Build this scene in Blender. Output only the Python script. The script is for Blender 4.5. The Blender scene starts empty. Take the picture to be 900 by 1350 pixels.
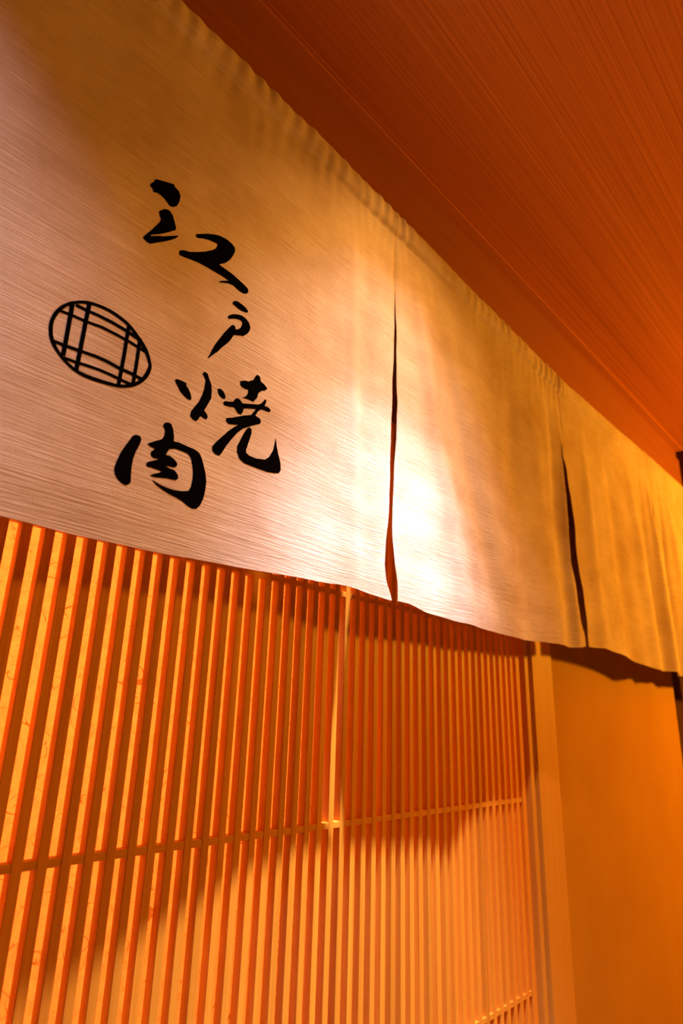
import bpy, bmesh, math, random
from mathutils import Matrix, Vector, noise
from mathutils.geometry import tessellate_polygon

random.seed(7)
scene = bpy.context.scene
COL = scene.collection

# ------------------------------------------------------------------ scale
S = 0.85          # metres per layout unit (1 unit = camera to lattice face)
EYE = 1.43        # eye height above the floor
FLOOR_U = -EYE / S
def W(x, y, z):
    """layout units (eye at the origin, x along the facade, y into it) -> metres"""
    return Vector((x * S, y * S, EYE + z * S))

# ------------------------------------------------------------------ camera
cam_data = bpy.data.cameras.new('camera')
cam = bpy.data.objects.new('camera', cam_data)
COL.objects.link(cam)
rot = Matrix(((0.67032542, -0.2499238, -0.69871448),
              (-0.74148032, -0.18814065, -0.64405747),
              (0.0295087, 0.94981114, -0.31142904))).to_4x4()
cam.matrix_world = Matrix.Translation((0, 0, EYE)) @ rot
cam_data.sensor_fit = 'VERTICAL'
cam_data.sensor_height = 36.0
cam_data.sensor_width = 24.0
cam_data.lens = 844.304 / 1350 * 36.0
cam_data.clip_start = 0.02
cam_data.dof.use_dof = True
cam_data.dof.focus_distance = 1.0
cam_data.dof.aperture_fstop = 4.0
scene.camera = cam

# ------------------------------------------------------------------ view, world
vs = scene.view_settings
vs.view_transform = 'Standard'
vs.look = 'None'
vs.exposure = 0.0
vs.gamma = 1.0
vs.use_curve_mapping = False

world = bpy.data.worlds.new('world')
scene.world = world
world.use_nodes = True
bg = world.node_tree.nodes['Background']
bg.inputs['Color'].default_value = (1.0, 0.33, 0.02, 1)
bg.inputs['Strength'].default_value = 0.03

def spot(name, loc, target, power, color, angle, blend, radius):
    l = bpy.data.lights.new(name, 'SPOT')
    l.energy = power; l.color = color
    l.spot_size = math.radians(angle); l.spot_blend = blend
    l.shadow_soft_size = radius
    o = bpy.data.objects.new(name, l)
    COL.objects.link(o)
    o.location = loc
    o.rotation_euler = (Vector(target) - Vector(loc)).to_track_quat('-Z', 'Y').to_euler()
    return o

def point(name, loc, power, color, radius):
    l = bpy.data.lights.new(name, 'POINT')
    l.energy = power; l.color = color; l.shadow_soft_size = radius
    o = bpy.data.objects.new(name, l); COL.objects.link(o); o.location = loc
    return o
# the one warm lamp of the passage, further along on the side where facade and ceiling brighten
point('passage_lamp_offscreen', W(4.4, -1.1, 0.90), 270, (1.0, 0.40, 0.02), 0.10)
# the lamp of the lit room behind the paper screen, well inside that room
point('room_lamp_offscreen', W(0.30, 2.25, 0.30), 185, (1.0, 0.235, 0.025), 0.15)

# ------------------------------------------------------------------ cloth shape (layout units)
NY = 0.87                                   # depth of the curtain rod
def lerp_tab(tab, t):
    if t <= tab[0][0]: return tab[0][1]
    for (a, va), (b, vb) in zip(tab, tab[1:]):
        if t <= b:
            k = (t - a) / (b - a); k = k * k * (3 - 2 * k) * 0.4 + k * 0.6
            return va + (vb - va) * k
    return tab[-1][1]
def gauss(t, s): return math.exp(-(t / s) ** 2)
def sstep(a, b, t):
    t = max(0.0, min(1.0, (t - a) / (b - a))); return t * t * (3 - 2 * t)
def cloth_y(x, z):
    """depth of the cloth face at (x, z)"""
    zt = lerp_tab(TOP, x); h = 1.06
    v = max(0.0, min(1.0, (zt - z) / h))                # 0 at the rod, 1 at the hem
    y = NY
    # the hem of the first cloths swings out towards the passage
    y -= 0.065 * sstep(1.15, 0.1, x) * v ** 1.6
    y -= 0.022 * gauss(x - 1.12, 0.45) * v ** 2.6
    # rod pocket
    d = (zt - z - 0.034) / 0.036
    if abs(d) < 1: y -= 0.008 * math.sqrt(1 - d * d)
    y += 0.003 * gauss(zt - z - 0.074, 0.008)
    # puckers gathered at the pocket near each slit
    for sx in (0.10, 1.125, 2.13, 3.165):
        g = gauss(x - sx + 0.03, 0.13)
        env = math.exp(-max(0.0, zt - z - 0.02) / 0.10)
        w = math.sin(x * 91 + 3.0 * math.sin(x * 37 + sx) + z * 14) + 0.7 * math.sin(x * 173 - z * 25 + sx * 5)
        y += 0.0028 * g * env * w
        y += 0.004 * gauss(x - sx, 0.010) * (1 - v)      # sewn seam valley
    w = math.sin(x * 83 + 2.6 * math.sin(x * 29) + z * 11) + 0.8 * math.sin(x * 151 - z * 21)
    y += 0.0014 * (0.35 + gauss(x - 1.85, 0.30) + gauss(x - 0.72, 0.25)) * math.exp(-max(0.0, zt - z - 0.03) / 0.07) * w
    # long folds that fan out downwards
    for (x0, dx, w0, w1, amp) in ((0.955, 0.02, .012, .03, -.0035), (1.02, -0.02, .015, .04, .004), (1.185, 0.22, .02, .055, -.012), (1.26, 0.34, .02, .06, .008),
                                  (1.70, 0.08, .03, .08, .008), (1.85, 0.13, .03, .07, -.008), (2.02, 0.05, .02, .05, .012),
                                  (2.10, 0.02, .012, .03, -.010), (2.32, 0.03, .02, .06, -.010), (2.55, 0.12, .03, .08, .014),
                                  (2.80, 0.10, .03, .07, -.018), (2.96, 0.10, .02, .05, .024), (3.06, 0.08, .015, .04, -.026),
                                  (3.26, 0.06, .015, .04, .026), (3.38, 0.05, .02, .05, -.022), (3.6, 0.05, .03, .05, .010)):
        y += amp * gauss(x - x0 - dx * v, w0 + (w1 - w0) * v) * sstep(0.04, 0.5, v)
    # soft wrinkles
    y += 0.0035 * math.sin(3.1 * x + 4.2 * z + 1.0) * math.sin(5.3 * z - 2.3 * x) * sstep(0.0, 0.3, v)
    y += 0.0012 * math.sin(17 * x - 9 * z) * math.sin(11 * z + 6 * x + 0.7) * sstep(0.05, 0.3, v)
    y += 0.0011 * math.sin(23 * x + 31 * z) * math.sin(19 * x - 27 * z + 1.0) * (0.4 + 0.6 * sstep(0.2, 1.3, x)) * sstep(0.06, 0.3, v)
    y += 0.0030 * math.sin(8.5 * x + 6.5 * z + 0.6) * math.sin(3.7 * z - 5.1 * x + 2.0) * sstep(0.2, 1.2, x) * sstep(0.05, 0.4, v)
    return y
TOP = [(-1.2, 1.357), (0.42, 1.357), (0.8, 1.352), (1.14, 1.336), (1.6, 1.308), (2.14, 1.284), (2.7, 1.29), (3.2, 1.304), (3.77, 1.308), (4.3, 1.308)]
HEM = [(-1.1125, 0.2253), (0.2602, 0.2258), (0.3653, 0.2257), (0.4817, 0.2295), (0.6312, 0.2391), (0.8529, 0.253), (0.9465, 0.2605), (1.0942, 0.2537), (1.123, 0.2565), (1.1597, 0.2564), (1.2309, 0.2458), (1.3662, 0.242), (1.5875, 0.2426), (1.7435, 0.2415), (1.8728, 0.2486), (1.9567, 0.2516), (2.08, 0.2537), (2.1437, 0.26), (2.1786, 0.2672), (2.3446, 0.276), (2.5198, 0.2723), (2.7533, 0.255), (2.8839, 0.2442), (3.0965, 0.2528), (3.3021, 0.2497), (3.6225, 0.2536), (4.2885, 0.2493)]
# edges of the slits: z -> x of the cloth to the left and to the right of the slit
SLITS = [
    ([(0.2227, 0.0928), (0.5724, 0.0878), (0.9931, 0.0993), (1.4, 0.1)],
     [(0.2227, 0.0984), (0.5727, 0.1031), (0.9931, 0.1003), (1.4, 0.101)]),
    ([(0.2567, 1.0942), (0.2958, 1.0744), (0.3282, 1.0688), (0.372, 1.0734), (0.4823, 1.0887), (0.6393, 1.0985), (0.7464, 1.1097), (0.908, 1.1268), (1.0889, 1.1255), (1.4, 1.129)],
     [(0.2566, 1.1153), (0.2937, 1.115), (0.343, 1.1054), (0.413, 1.0967), (0.5259, 1.1059), (0.6929, 1.1295), (0.7581, 1.1341), (0.9344, 1.1368), (1.0909, 1.1265), (1.4, 1.1295)]),
    ([(0.3012, 2.1803), (0.3568, 2.1415), (0.4466, 2.1319), (0.5472, 2.1071), (0.6214, 2.1077), (0.7327, 2.109), (0.8436, 2.1042), (0.9363, 2.0976), (1.2, 2.129), (1.4, 2.132)],
     [(0.3047, 2.2106), (0.3745, 2.2132), (0.4596, 2.2111), (0.5796, 2.1909), (0.7154, 2.1935), (0.7889, 2.1763), (0.8992, 2.1511), (1.001, 2.1032), (1.2, 2.1295), (1.4, 2.1325)]),
    ([(0.2502, 3.2173), (0.4994, 3.1759), (0.7024, 3.1608), (0.7948, 3.1178), (0.913, 3.1345), (1.0413, 3.1409), (1.134, 3.155), (1.366, 3.169)],
     [(0.2502, 3.2186), (0.4995, 3.1776), (0.7028, 3.1648), (0.7629, 3.1782), (0.8516, 3.1739), (0.9506, 3.1639), (1.0431, 3.1544), (1.134, 3.1555), (1.366, 3.1695)]),
]
# outlines of the print in the plane of the cloth: (x, z) in 1/10000 layout unit
PRINT = {
 'river': [
  [(4229,8971),(4352,9029),(4575,9128),(4600,9079),(4681,9060),(4728,8981),(4726,8871),(4686,8717),(4604,8626),(4541,8609),(4481,8649),(4421,8686),(4350,8702),(4282,8701),(4205,8662),(4185,8716),(4123,8742),(4141,8811),(4191,8881),(4205,8943)],
  [(4348,8341),(4396,8408),(4463,8483),(4552,8510),(4622,8455),(4664,8363),(4708,8241),(4702,8175),(4630,8099),(4541,8005),(4466,7931),(4392,7863),(4245,7745),(4247,7723),(4382,7821),(4484,7881),(4638,8001),(4765,8098),(4767,8075),(4708,7991),(4650,7926),(4582,7855),(4494,7773),(4371,7665),(4251,7555),(4186,7550),(4105,7588),(4158,7698),(4247,7849),(4313,7984),(4370,8092),(4406,8203),(4374,8255)],
  [(5132,8394),(5218,8463),(5365,8575),(5516,8670),(5671,8740),(5815,8765),(5948,8748),(6028,8698),(6040,8625),(6001,8487),(5929,8336),(5838,8212),(5691,8073),(5813,8067),(6008,8056),(6175,8016),(6328,7976),(6397,7944),(6411,7873),(6361,7805),(6290,7769),(6189,7772),(6039,7807),(5928,7785),(5718,7683),(5716,7706),(5800,7768),(5929,7848),(5794,7857),(5635,7848),(5447,7833),(5234,7807),(5058,7762),(4902,7717),(4832,7708),(4807,7760),(4836,7815),(4904,7867),(5017,7908),(5188,8021),(5364,8156),(5513,8292),(5596,8391),(5632,8512),(5562,8505),(5437,8471),(5285,8404),(5167,8331),(5135,8349)],
 ],
 'door': [
  [(6059,7420),(6074,7463),(6125,7510),(6189,7521),(6282,7515),(6378,7492),(6435,7454),(6432,7415),(6377,7384),(6293,7371),(6210,7370),(6125,7390),(6066,7399)],
  [(5955,7049),(5988,7102),(6084,7184),(6191,7239),(6300,7271),(6395,7259),(6474,7208),(6513,7134),(6502,7042),(6449,6945),(6352,6838),(6253,6798),(6129,6744),(6098,6675),(6036,6553),(5956,6447),(5876,6341),(5797,6220),(5724,6134),(5667,6065),(5604,5977),(5574,5969),(5616,6054),(5660,6180),(5719,6322),(5810,6498),(5901,6668),(5997,6826),(6071,6934),(6115,6958),(6153,6937),(6165,6885),(6226,6926),(6287,7002),(6311,7083),(6304,7140),(6252,7145),(6161,7120),(6072,7075),(5993,7020)],
  [(5537,5896),(5543,5910),(5553,5909),(5550,5891)],
 ],
 'grill': [
  [(4948,5228),(4990,5268),(5071,5276),(5181,5276),(5176,5227),(5223,5197),(5276,5118),(5301,5039),(5276,4994),(5215,4987),(5130,5026),(5059,5070),(5014,5139),(4970,5182)],
  [(5487,5612),(5536,5673),(5596,5665),(5638,5591),(5694,5496),(5716,5373),(5714,5226),(5641,5061),(5575,4927),(5636,4888),(5660,4834),(5628,4776),(5569,4777),(5504,4793),(5472,4728),(5420,4656),(5349,4665),(5290,4703),(5306,4798),(5361,4898),(5452,5042),(5519,5216),(5555,5365),(5564,5515),(5530,5566)],
  [(5838,5474),(5897,5504),(5976,5477),(6027,5405),(6016,5346),(5956,5333),(5887,5356),(5852,5408)],
  [(6329,5851),(6423,5912),(6535,5947),(6649,6029),(6697,6133),(6752,6195),(6815,6174),(6836,6086),(6924,6062),(7014,6009),(6961,5946),(6857,5884),(6783,5807),(6753,5692),(6665,5569),(6535,5564),(6402,5540),(6484,5609),(6528,5693),(6532,5761),(6429,5749),(6348,5769)],
  [(5976,5261),(6019,5307),(6200,5371),(6241,5449),(6301,5491),(6365,5474),(6409,5432),(6540,5474),(6799,5569),(6865,5626),(6948,5743),(6983,5749),(6984,5692),(6942,5601),(7040,5614),(7112,5587),(7080,5522),(6992,5508),(6871,5500),(6791,5424),(6731,5310),(6850,5294),(6877,5236),(6840,5179),(6694,5093),(6583,5022),(6444,4927),(6325,4800),(6210,4638),(6101,4468),(6011,4296),(5957,4226),(5867,4224),(5803,4270),(5796,4342),(5862,4442),(5971,4573),(6111,4744),(6258,4895),(6348,4971),(6256,4934),(6119,4893),(6056,4933),(6068,4992),(6189,5047),(6339,5135),(6493,5219),(6624,5278),(6693,5384),(6739,5445),(6578,5392),(6447,5338),(6433,5263),(6393,5192),(6321,5190),(6271,5238),(6231,5270),(6116,5240),(6010,5214)],
  [(6538,4964),(6606,5023),(6659,4997),(6654,4899),(6597,4716),(6545,4538),(6558,4490),(6631,4463),(6793,4466),(7008,4520),(7107,4604),(7206,4777),(7247,4960),(7268,5066),(7299,4923),(7341,4771),(7414,4602),(7433,4457),(7391,4380),(7285,4340),(7077,4298),(6874,4289),(6678,4283),(6520,4282),(6405,4333),(6343,4440),(6340,4555),(6408,4699),(6479,4860)],
 ],
 'meat': [
  [(4287,3946),(4347,3995),(4420,3997),(4446,3954),(4421,3849),(4374,3727),(4340,3591),(4329,3465),(4336,3327),(4343,3219),(4312,3176),(4263,3148),(4199,3160),(4121,3207),(4073,3270),(4057,3343),(4079,3459),(4123,3605),(4190,3752),(4252,3869)],
  [(4798,4332),(4826,4388),(4889,4424),(4950,4415),(4994,4332),(5017,4229),(5020,4141),(5134,4157),(5286,4151),(5441,4153),(5545,4123),(5597,4050),(5646,3943),(5698,3802),(5722,3675),(5714,3516),(5685,3354),(5632,3230),(5561,3155),(5486,3134),(5395,3150),(5277,3200),(5177,3223),(5031,3241),(4898,3273),(4790,3311),(4688,3371),(4726,3369),(4833,3341),(4973,3332),(5116,3334),(5235,3356),(5380,3407),(5417,3488),(5436,3603),(5437,3735),(5413,3861),(5373,3970),(5310,4025),(5195,4028),(5072,4023),(4955,3979),(4914,3903),(4894,3857),(4965,3867),(5064,3837),(5123,3781),(5110,3733),(5053,3696),(4958,3685),(4913,3665),(4984,3658),(5080,3658),(5147,3605),(5160,3545),(5121,3505),(5050,3488),(4979,3486),(4865,3459),(4731,3426),(4645,3429),(4714,3476),(4789,3514),(4853,3560),(4761,3561),(4670,3561),(4581,3552),(4561,3586),(4594,3635),(4701,3694),(4776,3741),(4675,3727),(4626,3756),(4626,3809),(4693,3891),(4613,3889),(4548,3918),(4607,3962),(4715,4036),(4803,4091),(4838,4170),(4845,4262),(4818,4296)],
 ],
 'crest': [
  [(2845,5066),(2841,5146),(2850,5225),(2868,5312),(2898,5400),(2943,5488),(3001,5573),(3074,5651),(3155,5720),(3236,5776),(3321,5819),(3407,5848),(3498,5867),(3483,5806),(3403,5788),(3328,5761),(3254,5726),(3182,5681),(3112,5621),(3047,5551),(2995,5469),(2953,5384),(2924,5301),(2906,5222),(2902,5149),(2908,5077)],
  [(3498,5867),(3603,5881),(3710,5886),(3813,5875),(3910,5855),(3991,5832),(4068,5798),(4153,5743),(4237,5677),(4324,5605),(4400,5523),(4453,5424),(4487,5328),(4422,5322),(4382,5399),(4325,5484),(4248,5564),(4164,5637),(4087,5701),(4010,5752),(3934,5780),(3855,5797),(3764,5814),(3669,5823),(3574,5819),(3483,5806)],
  [(4487,5328),(4503,5264),(4500,5201),(4477,5109),(4438,5013),(4385,4930),(4323,4855),(4258,4791),(4185,4735),(4096,4684),(4000,4643),(3899,4616),(3793,4597),(3809,4660),(3905,4675),(3993,4697),(4078,4735),(4155,4782),(4216,4828),(4270,4882),(4323,4952),(4371,5033),(4413,5132),(4439,5225),(4441,5275),(4422,5322)],
  [(3793,4597),(3683,4579),(3571,4567),(3459,4563),(3352,4571),(3259,4597),(3173,4637),(3087,4691),(3010,4753),(2947,4813),(2898,4882),(2864,4972),(2845,5066),(2908,5077),(2921,5004),(2947,4932),(2989,4861),(3045,4795),(3117,4734),(3198,4684),(3278,4650),(3366,4629),(3471,4626),(3585,4633),(3699,4645),(3809,4660)],
  [(3087,5627),(3080,5181),(3068,4739),(3136,4759),(3148,5205),(3157,5653)],
  [(3331,5781),(3307,5184),(3284,4604),(3349,4621),(3374,5204),(3399,5806)],
  [(3999,5778),(3979,5207),(3942,4660),(4004,4675),(4043,5227),(4064,5803)],
  [(4213,5642),(4205,5217),(4176,4792),(4239,4810),(4268,5239),(4277,5667)],
  [(3168,5627),(3335,5630),(3516,5644),(3751,5647),(3997,5628),(4218,5594),(4243,5656),(4020,5689),(3769,5708),(3530,5703),(3348,5689),(3181,5685)],
  [(2964,5409),(3142,5433),(3362,5445),(3586,5480),(3821,5481),(4069,5472),(4388,5435),(4409,5492),(4088,5527),(3837,5536),(3597,5534),(3372,5497),(3152,5485),(2971,5459)],
  [(2931,4879),(3128,4896),(3340,4921),(3559,4947),(3739,4952),(3955,4933),(4176,4938),(4367,4922),(4390,4985),(4196,5001),(3973,4994),(3757,5012),(3570,5006),(3350,4979),(3137,4952),(2940,4935)],
  [(3110,4699),(3282,4714),(3453,4738),(3650,4761),(3856,4762),(4049,4753),(4172,4755),(4187,4811),(4065,4808),(3871,4816),(3661,4814),(3461,4790),(3290,4765),(3118,4750)],
 ],
}
# ------------------------------------------------------------------ materials
def new_mat(name):
    m = bpy.data.materials.new(name); m.use_nodes = True
    nt = m.node_tree; nt.nodes.clear()
    out = nt.nodes.new('ShaderNodeOutputMaterial')
    return m, nt, out
def node(nt, kind, **kw):
    n = nt.nodes.new(kind)
    for k, v in kw.items(): setattr(n, k, v)
    return n
def setin(n, **kw):
    for k, v in kw.items(): n.inputs[k.replace('_', ' ')].default_value = v
def coords(nt, scale, offset_random=False):
    tc = node(nt, 'ShaderNodeTexCoord'); mp = node(nt, 'ShaderNodeMapping')
    mp.inputs['Scale'].default_value = scale
    nt.links.new(tc.outputs['Object'], mp.inputs['Vector'])
    if offset_random:
        oi = node(nt, 'ShaderNodeObjectInfo'); mu = node(nt, 'ShaderNodeMath', operation='MULTIPLY')
        mu.inputs[1].default_value = 37.0
        nt.links.new(oi.outputs['Random'], mu.inputs[0])
        nt.links.new(mu.outputs[0], mp.inputs['Location'])
    return mp
def ramp(nt, src, stops):
    r = node(nt, 'ShaderNodeValToRGB')
    els = r.color_ramp.elements
    while len(els) < len(stops): els.new(0.5)
    for e, (p, c) in zip(els, stops): e.position = p; e.color = (*c, 1) if len(c) == 3 else c
    nt.links.new(src, r.inputs['Fac'])
    return r
def bump(nt, src, strength, dist):
    b = node(nt, 'ShaderNodeBump'); setin(b, Strength=strength, Distance=dist)
    nt.links.new(src, b.inputs['Height'])
    return b

def wood(name, c0, c1, stretch, rough=0.5, vary=0.0, spec=0.3, lo=0.3, hi=0.7, relief=0.15):
    """straight grained timber; 'stretch' is the texture scale per axis, small along the grain"""
    m, nt, out = new_mat(name); L = nt.links.new
    mp = coords(nt, stretch, vary > 0)
    n1 = node(nt, 'ShaderNodeTexNoise'); setin(n1, Scale=1.0, Detail=6.0, Roughness=0.62, Distortion=0.15)
    L(mp.outputs[0], n1.inputs['Vector'])
    r = ramp(nt, n1.outputs['Fac'], [(lo, c0), (hi, c1)])
    col = r.outputs['Color']
    if vary:
        oi = node(nt, 'ShaderNodeObjectInfo'); mr = node(nt, 'ShaderNodeMapRange')
        setin(mr, To_Min=1 - vary, To_Max=1 + vary)
        L(oi.outputs['Random'], mr.inputs['Value'])
        hs = node(nt, 'ShaderNodeHueSaturation')
        L(mr.outputs[0], hs.inputs['Value']); L(col, hs.inputs['Color']); col = hs.outputs['Color']
    p = node(nt, 'ShaderNodeBsdfPrincipled'); setin(p, Roughness=rough); p.inputs['Specular IOR Level'].default_value = spec
    L(col, p.inputs['Base Color'])
    b = bump(nt, n1.outputs['Fac'], relief, 0.002); L(b.outputs[0], p.inputs['Normal'])
    L(p.outputs[0], out.inputs['Surface'])
    return m

M = {}
M['slat'] = wood('cypress_slat', (0.62, 0.255, 0.018), (0.80, 0.37, 0.035), (90, 90, 1.5), 0.5, vary=0.12)
M['rail'] = wood('cypress_rail', (0.62, 0.255, 0.018), (0.80, 0.37, 0.035), (1.5, 90, 90), 0.5)
M['jamb'] = wood('jamb_timber', (0.64, 0.33, 0.04), (0.72, 0.385, 0.06), (60, 60, 1.2), 0.5)
M['ceiling'] = wood('ceiling_veneer', (0.42, 0.115, 0.012), (0.66, 0.22, 0.03), (0.5, 170, 170), 0.42, spec=0.35, lo=0.32, hi=0.68)
M['ceiling_trim'] = wood('ceiling_trim_timber', (0.50, 0.16, 0.03), (0.60, 0.21, 0.045), (0.8, 80, 80), 0.5)
M['lintel'] = wood('lintel_timber', (0.29, 0.085, 0.012), (0.36, 0.11, 0.016), (1.5, 40, 40), 0.6)
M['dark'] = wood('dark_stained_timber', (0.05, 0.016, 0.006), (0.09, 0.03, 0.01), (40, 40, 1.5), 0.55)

def plaster_mat():
    m, nt, out = new_mat('fine_plaster'); L = nt.links.new
    mp = coords(nt, (1, 1, 1))
    n1 = node(nt, 'ShaderNodeTexNoise'); setin(n1, Scale=3.0, Detail=5.0, Roughness=0.6)
    n2 = node(nt, 'ShaderNodeTexNoise'); setin(n2, Scale=420.0, Detail=2.0, Roughness=0.7)
    L(mp.outputs[0], n1.inputs['Vector']); L(mp.outputs[0], n2.inputs['Vector'])
    r = ramp(nt, n1.outputs['Fac'], [(0.3, (0.48, 0.245, 0.02)), (0.7, (0.55, 0.29, 0.025))])
    p = node(nt, 'ShaderNodeBsdfPrincipled'); setin(p, Roughness=0.9); p.inputs['Specular IOR Level'].default_value = 0.1
    L(r.outputs[0], p.inputs['Base Color'])
    b = bump(nt, n2.outputs['Fac'], 0.5, 0.0015); L(b.outputs[0], p.inputs['Normal'])
    L(p.outputs[0], out.inputs['Surface'])
    return m
M['plaster'] = plaster_mat()

def linen_mat():
    """off-white slub linen: irregular thick weft threads, fine weave"""
    m, nt, out = new_mat('slub_linen'); L = nt.links.new
    mp = coords(nt, (1, 1, 1))
    warp = node(nt, 'ShaderNodeMapping'); warp.inputs['Scale'].default_value = (13, 13, 430)
    L(mp.outputs[0], warp.inputs['Vector'])
    slub = node(nt, 'ShaderNodeTexNoise'); setin(slub, Scale=1.0, Detail=2.0, Roughness=0.55, Distortion=0.3)
    L(warp.outputs[0], slub.inputs['Vector'])
    w2 = node(nt, 'ShaderNodeMapping'); w2.inputs['Scale'].default_value = (900, 900, 500)
    L(mp.outputs[0], w2.inputs['Vector'])
    fine = node(nt, 'ShaderNodeTexNoise'); setin(fine, Scale=1.0, Detail=2.0)
    L(w2.outputs[0], fine.inputs['Vector'])
    soft = node(nt, 'ShaderNodeTexNoise'); setin(soft, Scale=5.0, Detail=5.0, Roughness=0.65)
    L(mp.outputs[0], soft.inputs['Vector'])
    r = ramp(nt, slub.outputs['Fac'], [(0.28, (0.72, 0.60, 0.45)), (0.50, (0.81, 0.70, 0.55)), (0.62, (0.84, 0.73, 0.59)), (0.74, (0.95, 0.88, 0.78))])
    r2 = ramp(nt, soft.outputs['Fac'], [(0.32, (0.78, 0.70, 0.60)), (0.66, (1, 1, 1))])
    mx = node(nt, 'ShaderNodeMix', data_type='RGBA', blend_type='MULTIPLY'); mx.inputs[0].default_value = 1.0
    L(r.outputs[0], mx.inputs[6]); L(r2.outputs[0], mx.inputs[7])
    add = node(nt, 'ShaderNodeMath', operation='MULTIPLY_ADD'); add.inputs[1].default_value = 0.35
    L(fine.outputs['Fac'], add.inputs[0]); L(slub.outputs['Fac'], add.inputs[2])
    b = bump(nt, add.outputs[0], 0.55, 0.0016)
    d = node(nt, 'ShaderNodeBsdfDiffuse'); t = node(nt, 'ShaderNodeBsdfTranslucent')
    L(mx.outputs[2], d.inputs['Color']); L(mx.outputs[2], t.inputs['Color']); L(b.outputs[0], d.inputs['Normal'])
    ms = node(nt, 'ShaderNodeMixShader'); ms.inputs[0].default_value = 0.12
    L(d.outputs[0], ms.inputs[1]); L(t.outputs[0], ms.inputs[2]); L(ms.outputs[0], out.inputs['Surface'])
    return m
M['linen'] = linen_mat()

def ink_mat():
    m, nt, out = new_mat('black_ink')
    p = node(nt, 'ShaderNodeBsdfPrincipled')
    mp = coords(nt, (400, 400, 400)); n = node(nt, 'ShaderNodeTexNoise'); setin(n, Scale=1.0, Detail=2.0)
    nt.links.new(mp.outputs[0], n.inputs['Vector'])
    r = ramp(nt, n.outputs['Fac'], [(0.3, (0.0015, 0.0013, 0.0012)), (0.8, (0.004, 0.003, 0.0025))])
    nt.links.new(r.outputs[0], p.inputs['Base Color'])
    setin(p, Roughness=1.0); p.inputs['Specular IOR Level'].default_value = 0.0
    nt.links.new(p.outputs[0], out.inputs['Surface'])
    return m
M['ink'] = ink_mat()

def paper_mat():
    """handmade paper with long dark fibres, light shines through it"""
    m, nt, out = new_mat('fibre_paper'); L = nt.links.new
    mp = coords(nt, (1, 1, 1))
    def fibres(scale, width, seed):
        o = node(nt, 'ShaderNodeMapping'); o.inputs['Location'].default_value = (seed, seed * 0.7, seed * 1.3)
        L(mp.outputs[0], o.inputs['Vector'])
        a = node(nt, 'ShaderNodeTexNoise'); setin(a, Scale=scale, Detail=1.0, Distortion=1.2)
        L(o.outputs[0], a.inputs['Vector'])
        s = node(nt, 'ShaderNodeMath', operation='SUBTRACT'); s.inputs[1].default_value = 0.5
        L(a.outputs['Fac'], s.inputs[0])
        ab = node(nt, 'ShaderNodeMath', operation='ABSOLUTE'); L(s.outputs[0], ab.inputs[0])
        lt = node(nt, 'ShaderNodeMapRange'); setin(lt, From_Min=width * 0.4, From_Max=width, To_Min=1.0, To_Max=0.0)
        L(ab.outputs[0], lt.inputs['Value'])
        k = node(nt, 'ShaderNodeTexNoise'); setin(k, Scale=scale * 1.9, Detail=1.0); L(o.outputs[0], k.inputs['Vector'])
        g = node(nt, 'ShaderNodeMapRange'); setin(g, From_Min=0.50, From_Max=0.60); L(k.outputs['Fac'], g.inputs['Value'])
        mu = node(nt, 'ShaderNodeMath', operation='MULTIPLY'); L(lt.outputs[0], mu.inputs[0]); L(g.outputs[0], mu.inputs[1])
        return mu.outputs[0]
    f1, f2, f3 = fibres(11, 0.0055, 3.1), fibres(15, 0.007, 9.7), fibres(34, 0.012, 15.3)
    m1 = node(nt, 'ShaderNodeMath', operation='MAXIMUM'); L(f1, m1.inputs[0]); L(f2, m1.inputs[1])
    m2 = node(nt, 'ShaderNodeMath', operation='MULTIPLY_ADD'); m2.inputs[1].default_value = 0.6; L(f3, m2.inputs[0]); L(m1.outputs[0], m2.inputs[2])
    cl = node(nt, 'ShaderNodeTexNoise'); setin(cl, Scale=55.0, Detail=6.0, Roughness=0.7); L(mp.outputs[0], cl.inputs['Vector'])
    base = ramp(nt, cl.outputs['Fac'], [(0.3, (0.62, 0.52, 0.38)), (0.7, (0.88, 0.80, 0.64))])
    mx = node(nt, 'ShaderNodeMix', data_type='RGBA'); mx.inputs[7].default_value = (0.34, 0.13, 0.03, 1)
    mn = node(nt, 'ShaderNodeMath', operation='MINIMUM'); mn.inputs[1].default_value = 0.8; L(m2.outputs[0], mn.inputs[0])
    L(mn.outputs[0], mx.inputs[0]); L(base.outputs[0], mx.inputs[6])
    d = node(nt, 'ShaderNodeBsdfDiffuse'); t = node(nt, 'ShaderNodeBsdfTranslucent')
    L(mx.outputs[2], d.inputs['Color']); L(mx.outputs[2], t.inputs['Color'])
    ms = node(nt, 'ShaderNodeMixShader'); ms.inputs[0].default_value = 0.6
    L(d.outputs[0], ms.inputs[1]); L(t.outputs[0], ms.inputs[2]); L(ms.outputs[0], out.inputs['Surface'])
    return m
M['paper'] = paper_mat()

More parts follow.
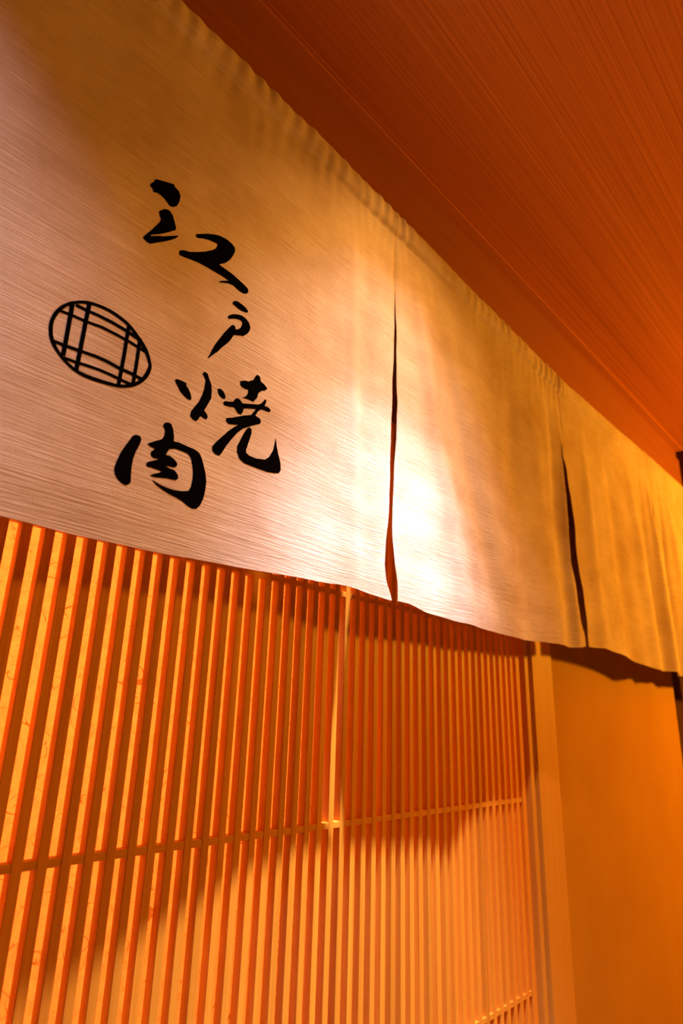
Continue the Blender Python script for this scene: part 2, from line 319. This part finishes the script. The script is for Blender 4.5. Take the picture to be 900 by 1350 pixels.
def floor_mat():
    m, nt, out = new_mat('stone_floor'); mp = coords(nt, (1, 1, 1))
    n = node(nt, 'ShaderNodeTexNoise'); setin(n, Scale=9.0, Detail=8.0, Roughness=0.7)
    nt.links.new(mp.outputs[0], n.inputs['Vector'])
    r = ramp(nt, n.outputs['Fac'], [(0.3, (0.20, 0.10, 0.035)), (0.7, (0.28, 0.15, 0.06))])
    p = node(nt, 'ShaderNodeBsdfPrincipled'); setin(p, Roughness=0.6)
    nt.links.new(r.outputs[0], p.inputs['Base Color']); nt.links.new(p.outputs[0], out.inputs['Surface'])
    return m
M['floor'] = floor_mat()
def metal_mat():
    m, nt, out = new_mat('brushed_white_metal'); mp = coords(nt, (300, 300, 300))
    n = node(nt, 'ShaderNodeTexNoise'); nt.links.new(mp.outputs[0], n.inputs['Vector'])
    r = ramp(nt, n.outputs['Fac'], [(0.3, (0.62, 0.58, 0.52)), (0.7, (0.70, 0.66, 0.60))])
    p = node(nt, 'ShaderNodeBsdfPrincipled'); setin(p, Roughness=0.4)
    nt.links.new(r.outputs[0], p.inputs['Base Color']); nt.links.new(p.outputs[0], out.inputs['Surface'])
    return m
M['metal'] = metal_mat()
def lens_mat():
    m, nt, out = new_mat('lamp_lens'); e = node(nt, 'ShaderNodeEmission')
    setin(e, Color=(1, 0.85, 0.65, 1), Strength=8.0)
    nt.links.new(e.outputs[0], out.inputs['Surface'])
    return m
M['lens'] = lens_mat()

# ------------------------------------------------------------------ builders
def tag(o, label, cat, kind=None, group=None):
    o['label'] = label; o['category'] = cat
    if kind: o['kind'] = kind
    if group: o['group'] = group
    return o
def link(name, me, mat, parent=None, loc=None):
    o = bpy.data.objects.new(name, me); COL.objects.link(o)
    if mat and not me.materials: me.materials.append(mat)
    if parent: o.parent = parent
    if loc is not None: o.location = loc
    return o
def empty(name, loc):
    o = bpy.data.objects.new(name, None); COL.objects.link(o); o.location = loc
    o.empty_display_size = 0.1
    return o
def box_mesh(name, sx, sy, sz, bevel=0.0, segs=1):
    """box with its origin at the centre of its base, y measured from its front face"""
    bm = bmesh.new()
    bmesh.ops.create_cube(bm, size=1.0)
    for v in bm.verts: v.co = Vector((v.co.x * sx, (v.co.y + 0.5) * sy, (v.co.z + 0.5) * sz))
    if bevel: bmesh.ops.bevel(bm, geom=bm.edges[:], offset=bevel, segments=segs, profile=0.5, affect='EDGES')
    me = bpy.data.meshes.new(name); bm.to_mesh(me); bm.free()
    return me
def box(name, x0, x1, y0, y1, z0, z1, mat, parent=None, bevel=0.0015, segs=1):
    """axis-aligned timber in layout units"""
    p = W((x0 + x1) / 2, y0, z0)
    if parent: p = p - parent.location
    return link(name, box_mesh(name, (x1 - x0) * S, (y1 - y0) * S, (z1 - z0) * S, bevel, segs), mat, parent, p)

# ------------------------------------------------------------------ the setting
X0, X1 = -1.6, 4.32
CEIL = 1.757
def slab(name, x0, x1, y0, y1, z0, z1, mat, label, cat, bevel=0.0):
    return tag(box(name, x0, x1, y0, y1, z0, z1, mat, None, bevel), label, cat, 'structure')
slab('floor', -3.2, 6.0, -4.6, 2.2, FLOOR_U - 0.1, FLOOR_U, M['floor'], 'brown stone floor of the passage in front of the entrance', 'floor')
slab('ceiling', -3.2, 6.0, -4.6, 2.2, CEIL, CEIL + 0.08, M['ceiling'], 'reddish wooden ceiling with fine straight grain above the curtain', 'ceiling')
DOOR_TOP = 0.80
slab('wall_upper', X0, X1, 1.0, 1.12, DOOR_TOP, CEIL - 0.066, M['lintel'], 'plain brown lintel wall behind the top of the curtain', 'wall')
slab('trim_1', X0, X1, 1.012, 1.12, CEIL - 0.066, CEIL, M['lintel'], 'plain brown crown board where the lintel meets the ceiling', 'trim')
slab('trim_2', X0, X1, 0.966, 1.012, CEIL - 0.006, CEIL, M['ceiling_trim'], 'narrow reddish edge strip running along the ceiling', 'trim')
slab('wall_right', 2.161, 3.60, 1.004, 1.12, FLOOR_U, DOOR_TOP, M['plaster'], 'plain ochre plaster wall beside the lattice door', 'wall', bevel=0.012)
slab('trim_3', 2.013, 2.161, 0.985, 1.12, FLOOR_U, DOOR_TOP, M['jamb'], 'broad pale timber jamb between lattice door and plaster wall', 'door jamb', bevel=0.002)
# sliding groove between door and jamb: a deep channel with a slim strip in it
slab('trim_4', 1.948, 2.013, 1.070, 1.12, FLOOR_U, DOOR_TOP, M['jamb'], 'deep sliding groove between lattice door and jamb', 'door groove')
slab('trim_5', 1.966, 1.990, 0.988, 1.070, FLOOR_U, DOOR_TOP, M['jamb'], 'slim timber strip standing in the groove beside the jamb', 'door strip', bevel=0.001)
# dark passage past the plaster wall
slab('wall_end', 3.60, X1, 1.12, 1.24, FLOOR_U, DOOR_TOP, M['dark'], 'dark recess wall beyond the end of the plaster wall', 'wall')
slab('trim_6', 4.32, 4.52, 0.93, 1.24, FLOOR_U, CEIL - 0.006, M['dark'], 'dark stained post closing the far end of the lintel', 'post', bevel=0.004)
slab('wall_left', X0 - 0.1, -0.42, 1.0, 1.12, FLOOR_U, DOOR_TOP, M['plaster'], 'ochre plaster wall on the other side of the lattice door', 'wall')

# ------------------------------------------------------------------ lattice door
door = tag(empty('door_1', W(0.76, 1.0, FLOOR_U)), 'sliding timber lattice door lined with glowing fibre paper, below the curtain', 'lattice door', 'structure')
PITCH, SW, SD = 0.03552, 0.0156, 0.020
slat_me = box_mesh('slat', SW * S, SD * S, (DOOR_TOP - FLOOR_U) * S, 0.0006)
k = 0
for i in range(-43, 23):
    x = 1.1180 + i * PITCH
    if x < -0.40: continue
    link('slat', slat_me, M['slat'], door, W(x, 1.0, FLOOR_U) - door.location)
box('stile', 1.924, 1.948, 0.998, 1.03, FLOOR_U, DOOR_TOP, M['slat'], door, 0.001)
box('stile', -0.42, -0.396, 0.998, 1.03, FLOOR_U, DOOR_TOP, M['slat'], door, 0.001)
for z in (0.285, -0.206, -0.697, -1.188):
    box('rail', -0.396, 1.924, 1.0006, 1.018, z - 0.0062, z + 0.0062, M['rail'], door, 0.0006)
box('rail', -0.396, 1.924, 1.000, 1.019, FLOOR_U + 0.002, FLOOR_U + 0.07, M['rail'], door, 0.001)
pb = bmesh.new()
bmesh.ops.create_grid(pb, x_segments=24, y_segments=24, size=0.5)
for v in pb.verts: v.co = Vector((v.co.x * 2.33 * S, 0, v.co.y * (DOOR_TOP - FLOOR_U) * S))
pm = bpy.data.meshes.new('paper'); pb.to_mesh(pm); pb.free()
paper = link('paper', pm, M['paper'], door, W(0.764, 1.0215, (DOOR_TOP + FLOOR_U) / 2) - door.location)
paper['label'] = 'backlit handmade paper with dark curling fibres'

# ------------------------------------------------------------------ curtain
noren = tag(empty('curtain', W(1.6, NY, 1.30)), 'off-white linen shop curtain with black brush lettering and oval crest, hung before lattice door', 'curtain')
def slit_x(i, side, z): return lerp_tab(SLITS[i][side], z)
def panel(left, right, nx, nz):
    """one cloth between two edges, draped by cloth_y"""
    verts, faces = [], []
    for j in range(nz + 1):
        t = j / nz
        t = t ** 1.25                                  # rows closer at the rod pocket
        for i in range(nx + 1):
            s = i / nx
            xa = left(1.3) + (right(1.3) - left(1.3)) * s
            for _ in range(3):
                zt, zb = lerp_tab(TOP, xa), lerp_tab(HEM, xa)
                z = zt + (zb - zt) * t
                xl, xr = left(z), right(z)
                xa = xl + (xr - xl) * s
            y = cloth_y(xa, z)
            verts.append(W(xa, y, z) - noren.location)
    for j in range(nz):
        for i in range(nx):
            a = j * (nx + 1) + i
            faces.append((a, a + nx + 1, a + nx + 2, a + 1))
    # back of the cloth and a rim with its own vertices, so the shading stays crisp at the hem
    nv = len(verts); th = Vector((0, 0.0014, 0)); C_ = nx + 1
    verts += [v + th for v in verts[:nv]]
    faces += [tuple(q + nv for q in reversed(f)) for f in faces]
    loop = ([i for i in range(C_)] + [j * C_ + nx for j in range(1, nz + 1)]
            + [nz * C_ + i for i in range(nx - 1, -1, -1)] + [j * C_ for j in range(nz - 1, 0, -1)])
    r0 = len(verts)
    verts += [verts[q] for q in loop] + [verts[q] + th for q in loop]
    n = len(loop)
    faces += [(r0 + a, r0 + (a + 1) % n, r0 + n + (a + 1) % n, r0 + n + a) for a in range(n)]
    me = bpy.data.meshes.new('cloth_panel'); me.from_pydata(verts, [], faces); me.update()
    me.shade_smooth()
    return link('cloth_panel', me, M['linen'], noren)
edges = [(lambda z: -0.92)] + [(lambda z, i=i: slit_x(i, 1, z)) for i in range(4)]
redges = [(lambda z, i=i: slit_x(i, 0, z)) for i in range(4)] + [(lambda z: 4.18)]
panels = [panel(l, r, 150, 130) for l, r in zip(edges, redges)]
panels[1]['label'] = 'cloth with black brush characters and an oval basket crest'
# printed characters and crest, lying on the lettered cloth
def ink(name, polys, parent, label):
    bm = bmesh.new()
    for poly in polys:
        pts = [Vector((a / 10000, b / 10000, 0)) for a, b in poly]
        vs_ = [bm.verts.new(p) for p in pts]
        for tri in tessellate_polygon([pts]):
            try: bm.faces.new([vs_[q] for q in tri])
            except ValueError: pass
    for _ in range(5):
        long = [e for e in bm.edges if e.calc_length() > 0.012]
        if not long: break
        bmesh.ops.subdivide_edges(bm, edges=long, cuts=1)
        bmesh.ops.triangulate(bm, faces=bm.faces[:])
    for v in bm.verts:
        x, z = v.co.x, v.co.y
        v.co = W(x, cloth_y(x, z) - 0.0005, z) - noren.location
    bm.normal_update()
    me = bpy.data.meshes.new(name); bm.to_mesh(me); bm.free()
    o = link(name, me, M['ink'], parent); o['label'] = label
    return o
for key in ('river', 'door', 'grill', 'meat'):
    ink('brush_character', PRINT[key], panels[1], 'black brush written character')
ink('basket_crest', PRINT['crest'], panels[1], 'black oval crest with crossed double bands')

# rod through the pocket
rv, rf, RN = [], [], 10
for i in range(41):
    x = -1.0 + 5.26 * i / 40
    c_ = W(x, NY + 0.012, lerp_tab(TOP, x) - 0.034) - noren.location
    for a in range(RN):
        t = 2 * math.pi * a / RN
        rv.append(c_ + Vector((0, 0.007 * math.cos(t), 0.007 * math.sin(t))))
    if i: rf += [((i - 1) * RN + a, (i - 1) * RN + (a + 1) % RN, i * RN + (a + 1) % RN, i * RN + a) for a in range(RN)]
rf += [tuple(range(RN)), tuple(range(40 * RN, 41 * RN))]
rm = bpy.data.meshes.new('rod'); rm.from_pydata(rv, [], rf); rm.update()
link('rod', rm, M['rail'], noren)

# ------------------------------------------------------------------ recessed downlights
def downlight(x, y, beams, label):
    root = tag(empty('downlight', W(x, y, CEIL)), label, 'downlight', group='recessed ceiling downlights')
    def lathe(name, prof, mat, n=32):
        bm = bmesh.new(); rings = []
        for r, z in prof: rings.append([bm.verts.new((r * math.cos(2 * math.pi * i / n), r * math.sin(2 * math.pi * i / n), z)) for i in range(n)])
        for a, b in zip(rings, rings[1:]):
            for i in range(n): bm.faces.new((a[i], a[(i + 1) % n], b[(i + 1) % n], b[i]))
        if prof[-1][0] < 0.02: bm.faces.new(rings[-1])
        bmesh.ops.recalc_face_normals(bm, faces=bm.faces[:])
        me = bpy.data.meshes.new(name); bm.to_mesh(me); bm.free(); me.shade_smooth()
        return link(name, me, mat, root)
    lathe('trim_ring', [(0.030, 0.0), (0.030, -0.003), (0.022, -0.004), (0.020, -0.001), (0.020, 0.0)], M['metal'])
    lathe('lens', [(0.0199, -0.0005), (0.012, -0.0012), (0.0005, -0.0015)], M['lens'])
    p = W(x, y, CEIL) - Vector((0, 0, 0.012))
    for (power, angle, color) in beams:                 # a white core and a warmer spill off the reflector
        spot('downlight_beam_offscreen', p, p + Vector((0, 0, -1)), power, color, angle, 1.0, 0.018)
downlight(1.10, 0.42, ((660, 52, (0.85, 0.76, 1.0)), (105, 76, (1.0, 0.72, 0.68)), (62, 100, (1.0, 0.46, 0.10))), 'recessed downlight in front of the slit beside the lettered cloth')
downlight(-0.25, 0.433, ((60, 60, (1.0, 0.80, 0.95)), (90, 80, (1.0, 0.74, 0.85))), 'recessed downlight in front of the plain cloth next to the crest')
